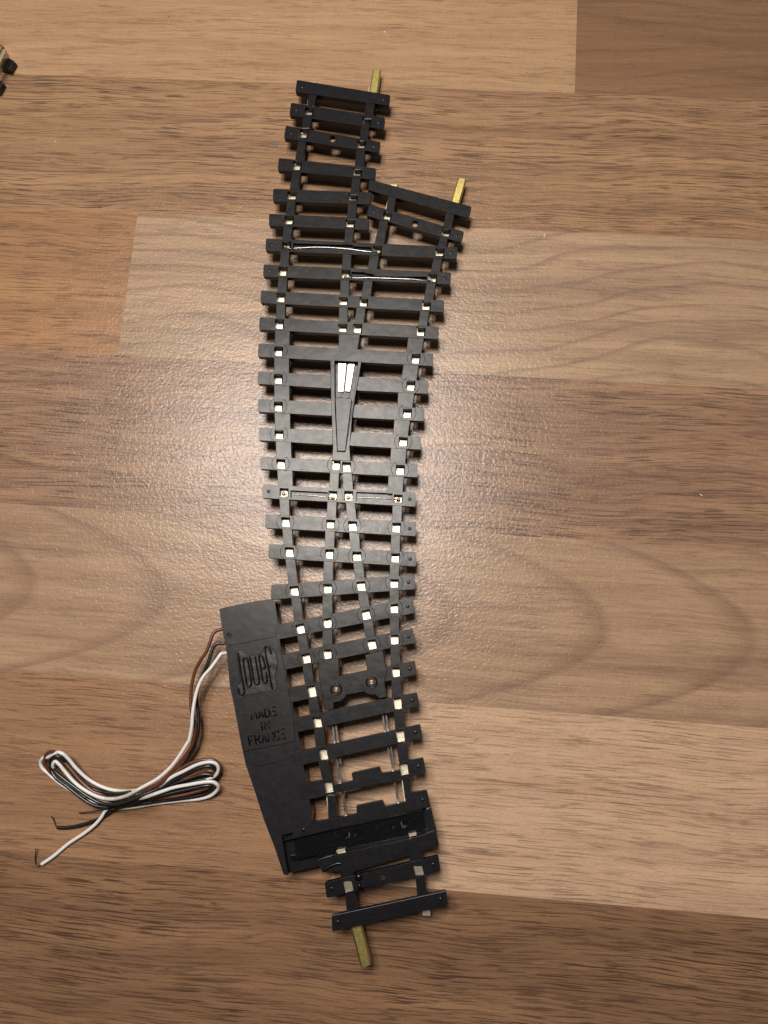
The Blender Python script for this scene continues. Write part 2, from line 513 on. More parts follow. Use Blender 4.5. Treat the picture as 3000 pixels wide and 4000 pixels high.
# diverging end
sleeper(*B((283, 152), (1487, 472), (1452, 612), (260, 278)), dots='')
sleeper(*B((278, 445), (1397, 768), (1362, 897), (245, 580)), holes=B((490, 580), (1184, 772)), size=(33, 31), screw=B((818, 675))[0])
# sleepers carrying both tracks; jumper wires lie in the slots
h7 = Cw((420, 632), (1142, 668), (1490, 690)) + B((1113, 1020))
sleeper(*q4(Cw, (178, 545), (172, 692), B, (1320, 950), (1310, 1092)), holes=[h7[0], h7[2], h7[3]],
        slots=[Cw((500, 605), (1080, 622), (1085, 618), (1200, 625), (1205, 640), (1420, 650), (1420, 722), (500, 690))])
h8 = Cw((378, 935), (1120, 970), (1390, 985)) + B((1025, 1322))
sleeper(*q4(Cw, (150, 852), (143, 995), B, (1245, 1250), (1235, 1390)), holes=[h8[0], h8[1], h8[3]],
        slots=[Cw((1185, 940), (1330, 945))[0:2] + B((260, 1262), (330, 1270), (340, 1290), (955, 1300), (955, 1372), (340, 1345)) + Cw((1185, 1025))])
sleeper(*q4(Cw, (120, 1160), (112, 1307), D, (1375, 70), (1370, 207)), holes=Cw((355, 1240), (1090, 1295), (1330, 1295)) + D((1165, 127)), dots='')
sleeper(*q4(Cw, (103, 1472), (95, 1622), D, (1312, 380), (1305, 527)), holes=Cw((335, 1555), (1080, 1610), (1258, 1610)) + D((1100, 430)), dots='')
sleeper(*q4(E, (90, 185), (80, 343), D, (1245, 697), (1240, 845)), holes=E((325, 277)) + D((1040, 755)), marks=True, dots='')
# frog area: bars left and right of the frog frame
def split(tl, bl, lh, rh, rtl, rtr, rbr, rbl, ltr, lbr):
    sleeper(E(tl)[0], E(ltr)[0], E(lbr)[0], E(bl)[0], holes=E(lh), marks=True, dots='')
    sleeper(rtl, rtr, rbr, rbl, holes=[rh], marks=True, dots='')
split((85, 515), (78, 662), (322, 603), D((980, 1073))[0], E((1275, 578))[0], *D((1190, 1020), (1182, 1172)), E((1245, 740))[0], (945, 560), (945, 715))
split((88, 838), (82, 992), (322, 925), D((938, 1393))[0], E((1225, 903))[0], *D((1140, 1340), (1135, 1493)), E((1200, 1060))[0], (950, 882), (955, 1040))
split((98, 1178), (90, 1327), (332, 1252), G((980, 138))[0], E((1185, 1228))[0], *G((1190, 75), (1185, 230)), E((1160, 1390))[0], (960, 1208), (965, 1380))
sleeper(*q4(Fw, (115, 10), (105, 157), G, (1150, 400), (1148, 557)), holes=Fw((350, 95), (1003, 110), (1126, 130)) + G((945, 465)), marks=True, dots='')
h16 = Fw((390, 438), (965, 470), (1150, 470)) + G((920, 815))
sleeper(*q4(Fw, (140, 338), (135, 497), G, (1130, 738), (1125, 902)), holes=h16, dots='LR',
        slots=[Fw((468, 408), (905, 432), (905, 520), (468, 498)), G((428, 728), (855, 745), (855, 855), (428, 835))])
sleeper(*q4(Fw, (175, 690), (165, 850), G, (1130, 1083), (1128, 1250)), holes=Fw((407, 780), (938, 810), (1196, 827)) + G((900, 1145)), marks=True, dots='R')
sleeper(*q4(Fw, (212, 1040), (205, 1207), G, (1135, 1440), (1133, 1607)), holes=Fw((450, 1135), (925, 1155), (1248, 1185)) + G((887, 1500)), marks=True, dots='R')
sleeper(*q4(Fw, (240, 1523), (235, 1695), Hw, (1325, 193), (1330, 367)), holes=Fw((512, 1592), (905, 1562), (1298, 1537)) + Hw((1087, 290)), marks=True, dots='R')
sleeper(*q4(I, (745, 425), (765, 598), Hw, (1300, 463), (1330, 645)), holes=I((1037, 470), (1357, 402)) + Hw((755, 667), (1088, 597)), marks=True, dots='R')
sleeper(*q4(I, (805, 775), (835, 955), Hw, (1300, 828), (1345, 995)), holes=I((1107, 820), (1357, 768)) + Hw((824, 1017), (1090, 960)), marks=True, dots='R')
tall = (31, 44)
sleeper(*q4(I, (850, 1178), (905, 1345), Hw, (1330, 1207), (1350, 1372)), holes=I((1172, 1207)) + Hw((1105, 1332)), size=tall, dots='R')
sleeper(*q4(J, (-60, 478), (-30, 648), J, (1445, 163), (1475, 328)), holes=J((272, 512), (1217, 296)), size=tall, dots='R')
sleeper(*q4(J, (-20, 872), (0, 1040), J, (1482, 540), (1512, 702)), holes=J((343, 893), (1250, 680)), size=tall, dots='R')
s25 = J((60, 1240), (330, 1196), (452, 1172), (462, 1255), (690, 1205), (672, 1115), (1005, 1040), (1030, 1115), (1245, 1082), (1240, 1000), (1345, 965), (1520, 935), (1548, 1110), (1360, 1162), (1240, 1190), (480, 1352), (180, 1425), (60, 1430))
sleeper(*J((60, 1250), (1520, 935), (1548, 1110), (60, 1430)), holes=J((405, 1278), (1292, 1068)), size=tall, extra=s25, r=6, dots='R')
# upper bar of the throw-bar trough
s26 = J((230, 1690), (505, 1642), (738, 1592), (728, 1502), (1040, 1438), (1072, 1510), (1312, 1452), (1370, 1352), (1562, 1318)) + L((1545, 240), (650, 445), (430, 500), (165, 560))
sleeper(s26[0], J((1562, 1318))[0], L((1545, 240))[0], L((165, 560))[0], extra=s26, r=6)
# lower bar of the trough
s27 = L((480, 742), (690, 676), (1350, 542), (1592, 458), (1626, 605), (1472, 652), (1345, 692), (835, 842), (710, 842), (590, 855), (540, 832))
sleeper(s27[0], s27[3], s27[4], L((500, 850))[0], extra=s27, r=7, dots='')
sleeper(*q4(L, (563, 943), (583, 1087), L, (1618, 694), (1636, 835)), holes=L((785, 985), (1432, 820)), size=(33, 52), screw=L((1097, 905))[0])
sleeper((1295, 3577), (1743, 3480), (1748, 3536), (1298, 3640))

# ---- strips that tie the sleepers together along each rail
def web(w1, xl1, xr1, y1, w2, xl2, xr2, y2, name='tie_strip', ext=10):
    a, b = w1((xl1, y1), (xr1, y1)); c, d = w2((xl2, y2), (xr2, y2))
    ua = Vector((a[0] - c[0], a[1] - c[1])).normalized() * ext
    ub = Vector((b[0] - d[0], b[1] - d[1])).normalized() * ext
    q = [(a[0] + ua.x, a[1] + ua.y), (b[0] + ub.x, b[1] + ub.y), (d[0] - ub.x, d[1] - ub.y), (c[0] - ua.x, c[1] - ua.y)]
    mb = MB(); slab(mb, q, d0=0.10, thick=1.5)
    return mb.build(name, MAT['black'], turnout, bevel=0.12)

W = [
 # outer left rail
 (A, 470, 570, 385, A, 455, 542, 500), (A, 402, 508, 655, A, 392, 490, 760), (A, 345, 445, 925, A, 312, 408, 1145),
 (A, 278, 378, 1305, A, 245, 348, 1500), (Cw, 425, 528, 112, Cw, 410, 515, 255), (Cw, 385, 490, 405, Cw, 370, 472, 555),
 (Cw, 350, 455, 702, Cw, 338, 446, 850), (Cw, 322, 430, 1012, Cw, 312, 420, 1165), (Cw, 300, 407, 1330, Cw, 298, 402, 1480),
 (E, 285, 462, 45, E, 275, 456, 200), (E, 273, 453, 360, E, 273, 450, 525), (E, 273, 455, 690, E, 273, 456, 850),
 (E, 277, 464, 1015, E, 284, 466, 1185), (E, 290, 475, 1350, E, 298, 480, 1515), (Fw, 308, 492, 178, Fw, 320, 495, 350),
 (Fw, 335, 452, 515, Fw, 345, 456, 695), (Fw, 370, 485, 872, Fw, 383, 495, 1045), (Fw, 408, 523, 1232, Fw, 440, 552, 1500),
 (I, 925, 1040, 105, I, 960, 1068, 375), (I, 995, 1112, 555, I, 1025, 1135, 730), (I, 1060, 1172, 915, I, 1085, 1196, 1105),
 (I, 1130, 1250, 1315, I, 1145, 1270, 1490), (J, 230, 352, 605, J, 250, 362, 800), (J, 280, 412, 985, J, 330, 432, 1190),
 (J, 388, 482, 1400, J, 400, 510, 1645),
 (L, 705, 832, 840, L, 715, 832, 905), (L, 752, 852, 1050, L, 770, 882, 1220),
 # straight inner rail down to the frog
 (A, 1145, 1256, 470, A, 1125, 1227, 650), (A, 1085, 1187, 755, A, 1070, 1167, 910), (A, 1033, 1137, 1045, A, 1010, 1117, 1245),
 (A, 982, 1082, 1370, A, 960, 1062, 1545), (Cw, 1145, 1250, 125, Cw, 1133, 1236, 300), (Cw, 1110, 1216, 440, Cw, 1100, 1198, 595),
 (Cw, 1080, 1187, 730, Cw, 1075, 1177, 890), (Cw, 1055, 1162, 1040, Cw, 1050, 1152, 1215), (Cw, 1038, 1142, 1355, Cw, 1035, 1140, 1535),
 # curved inner rail down to the frog
 (B, 500, 600, 355, B, 475, 572, 512), (B, 400, 502, 648, B, 340, 442, 905), (B, 288, 396, 1040, B, 255, 366, 1215),
 (B, 213, 322, 1350, B, 185, 292, 1535), (D, 340, 447, 165, D, 315, 425, 325),
 # outer right rail
 (B, 1183, 1285, 550, B, 1150, 1252, 715), (B, 1108, 1206, 848, B, 1083, 1186, 945), (B, 1033, 1140, 1080, B, 1003, 1112, 1245),
 (B, 953, 1062, 1385, B, 920, 1030, 1575), (D, 1088, 1197, 205, D, 1065, 1170, 370), (D, 945, 1135, 520, D, 925, 1107, 680),
 (D, 888, 1072, 840, D, 868, 1052, 1000), (D, 828, 1022, 1165, D, 818, 1000, 1325), (D, 783, 972, 1488, D, 768, 950, 1645),
 (G, 835, 1022, 215, G, 823, 1006, 388), (G, 803, 990, 550, G, 797, 975, 725), (G, 853, 967, 880, G, 850, 962, 1070),
 (G, 838, 946, 1245, G, 833, 940, 1430), (Hw, 1033, 1146, 95, Hw, 1030, 1142, 225), (Hw, 1030, 1142, 378, Hw, 1030, 1140, 515),
 (Hw, 1030, 1142, 675, Hw, 1035, 1147, 880), (Hw, 1038, 1152, 1045, Hw, 1045, 1162, 1265), (J, 1140, 1256, 15, J, 1148, 1267, 195),
 (J, 1172, 1287, 390, J, 1185, 1305, 570), (J, 1203, 1327, 780, J, 1230, 1345, 970), (J, 1272, 1362, 1180, J, 1305, 1372, 1430),
 (L, 1343, 1472, 645, L, 1358, 1476, 765), (L, 1405, 1492, 890, L, 1423, 1522, 1090),
 # below the frog
 (Fw, 932, 1040, 200, Fw, 925, 1030, 385), (Fw, 1083, 1190, 215, Fw, 1088, 1205, 390), (Fw, 900, 1010, 545, Fw, 895, 1003, 720),
 (Fw, 1118, 1225, 560, Fw, 1135, 1245, 745), (Fw, 875, 990, 880, Fw, 872, 982, 1080), (Fw, 1158, 1272, 910, Fw, 1175, 1290, 1110),
 (Fw, 858, 972, 1245, Fw, 852, 966, 1490), (Fw, 1205, 1320, 1265, Fw, 1228, 1340, 1440), (Hw, 240, 358, 450, Hw, 238, 356, 680),
 (Hw, 655, 775, 410, Hw, 680, 798, 575), (Hw, 240, 356, 850, Hw, 240, 354, 1055), (Hw, 718, 835, 755, Hw, 748, 860, 935),
]
for a in W: web(*a)
# rounded fillets where the last strips widen is left to the bevels

# ---- frog: joined web, frame with pit, insert and the two rail points
mb = MB(); slab(mb, E((1035, 40), (1290, 60), (1255, 270), (1030, 250)), d0=0.08, thick=1.5); mb.build('tie_strip', MAT['black'], turnout, bevel=0.12)
mb = MB()
slab(mb, E((935, 372), (1305, 395), (1300, 425), (1240, 745), (1190, 1070), (1162, 1400), (1172, 1575), (958, 1560), (965, 1390), (945, 860)),
     d0=-0.06, thick=1.75, slots=[(E((987, 390), (1262, 403), (1190, 990), (1112, 1465), (1018, 1460), (990, 900)), 1.55)])
frame = mb.build('frog_frame', MAT['black'], turnout, bevel=0.12)
mb = MB(); slab(mb, E((996, 822), (1186, 832), (1108, 1456), (1022, 1452)), d0=0.12, thick=1.2)
mb.build('frog_insert', MAT['plate'], turnout, bevel=0.1)
mb = MB(); slab(mb, E((1020, 760), (1064, 765), (1064, 822), (1020, 822)), d0=0.9, thick=0.4); slab(mb, E((1130, 765), (1165, 768), (1160, 826), (1128, 824)), d0=0.9, thick=0.4)
mb.build('frog_rib', MAT['pit'], frame)
for q in (((1030, 420), (1122, 424), (1086, 758), (1028, 748)), ((1146, 428), (1220, 430), (1166, 750), (1110, 745))):
    mb = MB(); slab(mb, rounded(E(*q), 3), d0=0.75, thick=0.7); mb.build('frog_rail', MAT['rail'], turnout, bevel=0.05)

# ---- rails, seen at the bottom of the seats
RD = 2.1
def rail(pts, w=1.78):
    path = catmull([top(x, y, RD) for x, y in pts], 4)
    mb = MB()
    bar(mb, path, w, 0.35)                          # foot
    bar(mb, path, 0.55, 1.5, 0.35)                  # web
    bar(mb, path, 0.95, 0.85, 1.85)                 # head
    return mb.build('rail', MAT['rail'], turnout)
rail(A((525, 235), (475, 595), (412, 855), (335, 1225), (280, 1580)) + Cw((452, 335), (415, 632), (378, 935), (355, 1240), (335, 1555))
     + E((325, 277), (322, 603), (322, 925), (332, 1252)) + Fw((352, 95), (390, 440), (407, 780), (450, 1135), (512, 1592)) + I((1037, 470), (1107, 820), (1172, 1207))
     + J((272, 512), (343, 893), (405, 1278)) + J((460, 1660)) + L((785, 985)) + Z5((380, 790)))
rail(A((1215, 300), (1152, 708), (1092, 985), (1045, 1300)) + Cw((1205, 68), (1172, 372), (1142, 668), (1115, 970), (1092, 1295), (1083, 1612)) + E((1075, 330)))
rail(B((570, 215), (490, 582), (372, 985), (285, 1290)) + Cw((1330, 1295), (1258, 1612)) + E((1200, 330)))
rail(B((1270, 440), (1182, 790), (1113, 1020), (1025, 1322)) + D((1165, 127), (1100, 430), (1040, 755), (980, 1073), (938, 1393)) + G((980, 138), (945, 465), (920, 815), (900, 1145), (887, 1500))
     + Hw((1087, 290), (1088, 597), (1090, 960), (1105, 1332)) + J((1217, 296), (1250, 680), (1292, 1068), (1335, 1400)) + L((1432, 820)) + Z5((1230, 600), (1240, 680)))
rail(E((1000, 1520)) + Fw((1003, 110), (965, 470), (938, 810), (925, 1155), (905, 1560)) + I((1357, 402), (1357, 768)) + Hw((300, 1260)))
rail(E((1135, 1530)) + Fw((1126, 130), (1150, 470), (1196, 827), (1248, 1185), (1298, 1537)) + Hw((755, 667), (824, 1017), (850, 1140)))

# ---- brass rail joiners at three rail ends
def joiner(p0, p1, w=2.3, d=1.7, label=None):
    a, b = top(*p0, d), top(*p1, d)
    t = (b - a).normalized(); s = t.cross(Vector((0, 0, 1))).normalized()
    mb = MB()
    prof = [(-w / 2 - .12, -0.95), (-w / 2 - .1, -0.2), (-w / 2 + .28, 0.0), (w / 2 - .28, 0.0), (w / 2 + .1, -0.2), (w / 2 + .12, -0.95),
            (w / 2 - .1, -0.95), (w / 2 - .12, -0.3), (-w / 2 + .12, -0.3), (-w / 2 + .1, -0.95)]
    n = 8; vs = []; fs = []; m = len(prof)
    for i in range(n + 1):
        k = i / n
        p = a.lerp(b, k); sc = 1.0 if i < n else 0.90
        for x, z in prof: vs.append(p + s * (x * sc) + Vector((0, 0, z)))
    for i in range(n):
        for j in range(m):
            fs.append((i * m + j, i * m + (j + 1) % m, (i + 1) * m + (j + 1) % m, (i + 1) * m + j))
    fs.append(tuple(reversed(range(m)))); fs.append(tuple(range(n * m, n * m + m)))
    mb.add(vs, fs)
    bar(mb, [a.lerp(b, 0.0) - Vector((0, 0, .3)), a.lerp(b, 0.55) - Vector((0, 0, .3))], 0.6, 1.9)
    return mb.build('rail_joiner', MAT['brass'], turnout, bevel=0.06, props={'label': label} if label else None)
joiner(A((1228, 400))[0], A((1275, 88))[0])
joiner(B((1285, 450))[0], B((1375, 140))[0])
joiner(Z5((375, 780))[0], Z5((505, 1300))[0], 2.5, 1.9)
for p, q in ((A((525, 300))[0], A((533, 232))[0]), (B((560, 300))[0], B((592, 208))[0])):
    joiner(p, q, 1.5, 2.3)

# ---- jumper wires and their solder
def jumper(pts, d=0.75, r=0.26):
    path = catmull([top(x, y, dd) for (x, y), dd in zip(pts, d)], 8)
    mb = MB(); tube(mb, path, r, 10); return mb.build('jumper_wire', MAT['steel'], turnout)
def arc(n, a=1.35, b=0.8): return [a - (a - b) * math.sin(math.pi * min(1, (k + .35) / (n - .3))) for k in range(n)]
for pts in (Cw((385, 652), (450, 668), (560, 662), (800, 652), (1100, 668), (1300, 694), (1440, 708), (1485, 708)),
            Cw((1110, 1000), (1230, 1014), (1400, 1012)) + B((540, 1322), (800, 1332), (930, 1350), (1005, 1350)),
            Fw((390, 462), (480, 462), (620, 464), (780, 476), (900, 492), (960, 500)),
            G((350, 812), (430, 800), (600, 800), (760, 806), (870, 818), (930, 825))):
    jumper(pts, arc(len(pts)), 0.25 if len(pts) > 6 else 0.17)
for c in Cw((405, 655), (1470, 712), (1115, 998)) + B((1005, 1355)) + Fw((385, 448), (968, 498), (1145, 495)) + G((925, 822)):
    mb = MB(); dome(mb, top(c[0], c[1], 1.9), 0.55, 0.45); mb.build('solder_joint', MAT['solder'], turnout)

# ---- rivet plate that carries the point blades
mb = MB()
plate = Hw((190, 1195), (435, 1183), (437, 1385), (770, 1320), (738, 1140), (950, 1090), (972, 1190), (1000, 1330), (975, 1440)) + \
        J((1065, 45), (1092, 218), (1000, 240), (955, 195), (880, 192), (820, 158), (615, 195), (590, 235), (545, 270), (463, 290), (465, 372), (352, 378), (342, 220), (300, 60), (290, 20))
slab(mb, plate, d0=-0.12, thick=1.7)
rp = mb.build('blade_plate', MAT['black'], turnout, bevel=0.14)
for c in Hw((403, 1548), (820, 1463)):
    ctr = top(c[0], c[1], -0.14)
    mb = MB(); tube(mb, [ctr + Vector((1.25 * math.cos(k * math.pi / 12), 1.25 * math.sin(k * math.pi / 12), 0.0)) for k in range(24)], 0.20, 8, True)
    mb.build('rivet_collar', MAT['gloss'], rp)
    mb = MB(); tube(mb, [ctr + Vector((0.42 * math.cos(k * math.pi / 8), 0.42 * math.sin(k * math.pi / 8), 0.05)) for k in range(16)], 0.17, 8, True)
    dome(mb, ctr + Vector((0.03, 0, -0.02)), 0.3, 0.12)
    mb.build('rivet', MAT['rivet'], rp)

# ---- point blades: the moving rails, seen edge on
def blade(pts, w, h=1.6, d=2.3):
    mb = MB(); bar(mb, catmull([top(x, y, d) for x, y in pts], 5), w, h); return mb.build('point_blade', MAT['steel'], turnout)
blade(J((400, 300), (452, 560), (474, 760), (500, 950), (540, 1225), (570, 1350), (608, 1640)), 0.50)
blade(J((470, 420), (490, 560), (513, 750), (545, 1010)), 0.42)
blade(J((1000, 250), (1042, 435), (1065, 625), (1105, 830), (1145, 980), (1170, 1150), (1205, 1350), (1225, 1500)), 0.42)
blade(J((1050, 300), (1080, 430), (1103, 610), (1140, 830), (1163, 985)), 0.38)
for seg in (J((508, 960), (516, 1210)), J((1172, 1195), (1176, 1260)), J((590, 1345), (590, 1380))):
    blade(seg, 0.28)

# ---- throw bar in its trough
mb = MB()
tr_out = L((158, 505), (300, 490), (430, 462), (650, 425), (1545, 225), (1598, 445), (1600, 470), (700, 690), (480, 800), (215, 858))
slab(mb, tr_out, d0=2.4, thick=0.8)
trough = mb.build('throw_bar_trough', MAT['pit'], turnout)
mb = MB()
slab(mb, rounded(L((285, 535), (1475, 280), (1492, 462), (690, 640), (300, 740)), 4), d0=1.3, thick=0.9,
     holes=[[(c[0] + 7 * math.cos(k * math.pi / 5), c[1] + 7 * math.sin(k * math.pi / 5)) for k in range(10)] for c in L((842, 497), (1195, 425))],
     slots=[(L((750, 490), (800, 480), (805, 520), (755, 532)), .5), (L((1265, 378), (1325, 366), (1332, 420), (1275, 434)), .5)])
tb = mb.build('throw_bar', MAT['gloss'], turnout, bevel=0.12)
mb = MB(); bar(mb, [top(*L((250, 715))[0], 1.9), top(*L((655, 655))[0], 1.7)], 1.2, 0.5); mb.build('throw_bar_spring', MAT['gloss'], turnout, bevel=0.1)
mb = MB(); bar(mb, [top(*L((290, 525))[0], 1.0), top(*L((650, 450))[0], 0.6), top(*L((1470, 272))[0], 0.6)], 0.25, 0.4); mb.build('trough_edge', MAT['black'], turnout)
for q in (L((791, 482), (796, 522)), L((1273, 378), (1280, 420)), L((1285, 432), (1312, 430))):
    mb = MB(); bar(mb, [top(*q[0], 1.22), top(*q[1], 1.22)], 0.34, 0.4); mb.build('blade_pin', MAT['steel'], tb)
for q in (L((678, 637), (755, 626), (762, 662), (684, 674)), L((1338, 492), (1410, 474), (1418, 505), (1348, 520))):
    mb = MB(); slab(mb, q, d0=0.35, thick=0.5); mb.build('contact_tab', MAT['rail'], turnout, bevel=0.08)
# right-hand end wall and left-hand lug of the trough
mb = MB(); slab(mb, L((1500, 262), (1548, 238), (1600, 470), (1530, 482)), d0=0.5, thick=1.9); mb.build('trough_wall', MAT['black'], turnout, bevel=0.12)
mb = MB()
tube(mb, catmull([top(x, y, 0.1) for x, y in L((545, 838), (600, 800), (680, 765), (720, 770))], 5), 0.45, 8)
tube(mb, catmull([top(x, y, 0.4) for x, y in L((490, 745), (560, 715), (650, 690))], 5), 0.45, 8)
mb.build('moulding_flash', MAT['gloss'], turnout)
# clip on the sleeper by the last strip
mb = MB(); dome(mb, top(*L((880, 895))[0], 0.0), 0.9, 0.45); tube(mb, [top(*L((885, 945))[0], 0.0), top(*L((893, 1010))[0], 0.1)], 0.42, 8)
mb.build('rail_clip', MAT['gloss'], turnout)
for c in L((1432, 820), (785, 985)):
    mb = MB(); slab(mb, hole(c, -0.22, 34, 54), d0=0.75, thick=0.8); mb.build('rail_seat', MAT['dull'], turnout)
# ---- motor housing
box = I((80, 236), (250, 195), (480, 150), (685, 120), (733, 135), (748, 250), (770, 420), (790, 590), (815, 775), (870, 960), (880, 1170), (940, 1330), (968, 1520)) + \
      K((800, 200), (830, 395), (862, 585), (892, 775), (930, 968), (962, 1158), (930, 1350), (770, 1415)) + L((270, 478), (165, 505), (222, 850), (228, 876), (185, 870), (95, 600), (0, 355)) + \
      K((300, 915), (180, 560), (130, 335)) + I((245, 1330), (205, 1150), (160, 690), (112, 470))
def lean(i, p): return Vector((0, 0, 0))
nb = len(box)
mb = MB()
# wall heights follow the plane so the box stands on the floor
zc = top(1000, 2800).z
slab(mb, rounded(box, 5, 2), d0=0.05, thick=5.6, draft=lambda i, p: Vector((-0.7 if p.x < top(1080, 2500).x else 0, 0, 0)))
motor = mb.build('motor_housing', MAT['plate'], turnout, bevel=0.2)
def cover(loop, d0, th, nm='cover_plate', r=8):
    mb = MB(); slab(mb, rounded(loop, r), d0=d0, thick=th); return mb.build(nm, MAT['plate'], motor, bevel=0.14)
cover(I((160, 610), (215, 500), (370, 455), (620, 405), (690, 420), (745, 490), (758, 560), (170, 674)), -0.22, 0.4, r=14)
cp = cover(I((182, 706), (768, 588), (830, 860), (885, 1165), (940, 1420)) + K((762, 292), (163, 410)) + I((300, 1400), (245, 1120)), -0.36, 0.5, r=3)
cover(K((166, 422), (762, 304), (776, 385), (738, 470), (500, 545), (350, 580), (255, 572), (190, 515)), -0.22, 0.4, r=22)
mb = MB(); c = I((195, 545))[0]; ctr = top(c[0], c[1], -0.14)
tube(mb, [ctr + Vector((.48 * math.cos(k * math.pi / 9), .48 * math.sin(k * math.pi / 9), .05)) for k in range(18)], 0.16, 8, True)
mb.build('screw', MAT['plate'], motor)
# emblem: sunk ragged field with raised tube letters
emb = LG((165, 430), (195, 395), (300, 380), (370, 430), (530, 545), (700, 515), (955, 468), (960, 345), (1030, 245), (1150, 240), (1240, 330), (1345, 480), (1400, 790), (1352, 860), (1362, 1000),
         (1312, 1050), (1345, 1250), (1385, 1490), (1310, 1560), (900, 1610), (560, 1665), (350, 1775), (250, 1720), (200, 1560), (185, 1400), (305, 1330), (250, 900))
mb = MB(); slab(mb, rounded(emb, 4, 2), d0=-0.385, thick=0.1)
mb.build('emblem_field', MAT['crumple'], motor)
mb = MB(); tube(mb, [top(x, y, -0.37) for x, y in rounded(emb, 4, 2)], 0.11, 8, True); mb.build('emblem_rim', MAT['plate'], motor)
mb = MB()
def stroke(pts, r, closed=False, d=-0.48):
    p3 = [top(x, y, d) for x, y in pts]
    p3 = catmull(p3 + [p3[0]] if closed else p3, 4)
    tube(mb, p3, r, 8)
lw = 0.215
stroke(LG((222, 440), (262, 700), (330, 1130), (395, 1480), (412, 1610), (375, 1690), (300, 1690), (255, 1600), (235, 1490)), lw)
stroke(LG((375, 690), (400, 620), (460, 600), (510, 660), (560, 950), (612, 1290), (605, 1400), (548, 1445), (490, 1390), (430, 1050)), lw, True)
stroke(LG((575, 570), (630, 920), (690, 1270), (735, 1380), (800, 1385), (848, 1300), (790, 930), (725, 560)), lw)
stroke(LG((885, 915), (1020, 890), (990, 720), (950, 570), (895, 525), (840, 580), (900, 930), (950, 1260), (1005, 1345), (1070, 1310), (1085, 1220), (1045, 1020)), lw)
stroke(LG((1205, 490), (1160, 340), (1090, 275), (1025, 330), (1050, 560), (1120, 900), (1175, 1230), (1235, 1520)), lw)
stroke(LG((1090, 880), (1190, 850)), lw)
mb.build('emblem_lettering', MAT['shaded_letter'], motor)
# moulded words
GL = {'M': [[(0, 0), (0, 1), (.5, .15), (1, 1), (1, 0)]], 'A': [[(0, 0), (.5, 1), (1, 0)], [(.2, .32), (.8, .32)]],
      'D': [[(0, 0), (0, 1), (.45, 1), (.85, .8), (.95, .5), (.85, .2), (.45, 0), (0, 0)]], 'E': [[(.9, 0), (0, 0), (0, 1), (.9, 1)], [(0, .52), (.7, .52)]],
      'I': [[(.5, 0), (.5, 1)]], 'N': [[(0, 0), (0, 1), (1, 0), (1, 1)]], 'F': [[(0, 0), (0, 1), (.9, 1)], [(0, .52), (.7, .52)]],
      'R': [[(0, 0), (0, 1), (.6, 1), (.9, .85), (.9, .65), (.6, .5), (0, .5)], [(.5, .5), (1, 0)]],
      'C': [[(.95, .2), (.7, 0), (.35, 0), (.05, .25), (0, .5), (.05, .75), (.35, 1), (.7, 1), (.95, .8)]]}
def word(txt, bl, br, hv, r=0.13):
    """letters between baseline ends bl and br (pixels); hv = pixel vector of the cap height"""
    mb = MB(); n = len(txt); wd = {'I': .45}
    tot = sum(wd.get(ch, 1) for ch in txt) + 0.38 * (n - 1); x = 0
    for ch in txt:
        w = wd.get(ch, 1)
        for st in GL[ch]:
            pts = []
            for u, v in st:
                k = (x + u * w) / tot
                px = bl[0] + (br[0] - bl[0]) * k + hv[0] * v; py = bl[1] + (br[1] - bl[1]) * k + hv[1] * v
                pts.append(top(px, py, -0.39))
            tube(mb, pts, r, 8)
        x += w + 0.38
    mb.build('moulded_word', MAT['shaded_letter'], motor)
def tx(txt, bl, br, hv, r=0.13):
    a, b, o, h = TX(bl, br, (0, 0), hv); word(txt, a, b, (h[0] - o[0], h[1] - o[1]), r)
tx('MADE', (412, 690), (1160, 545), (-42, -240), 0.19)
tx('IN', (690, 1000), (945, 955), (-40, -240), 0.19)
tx('FRANCE', (345, 1455), (1425, 1225), (-45, -265), 0.19)

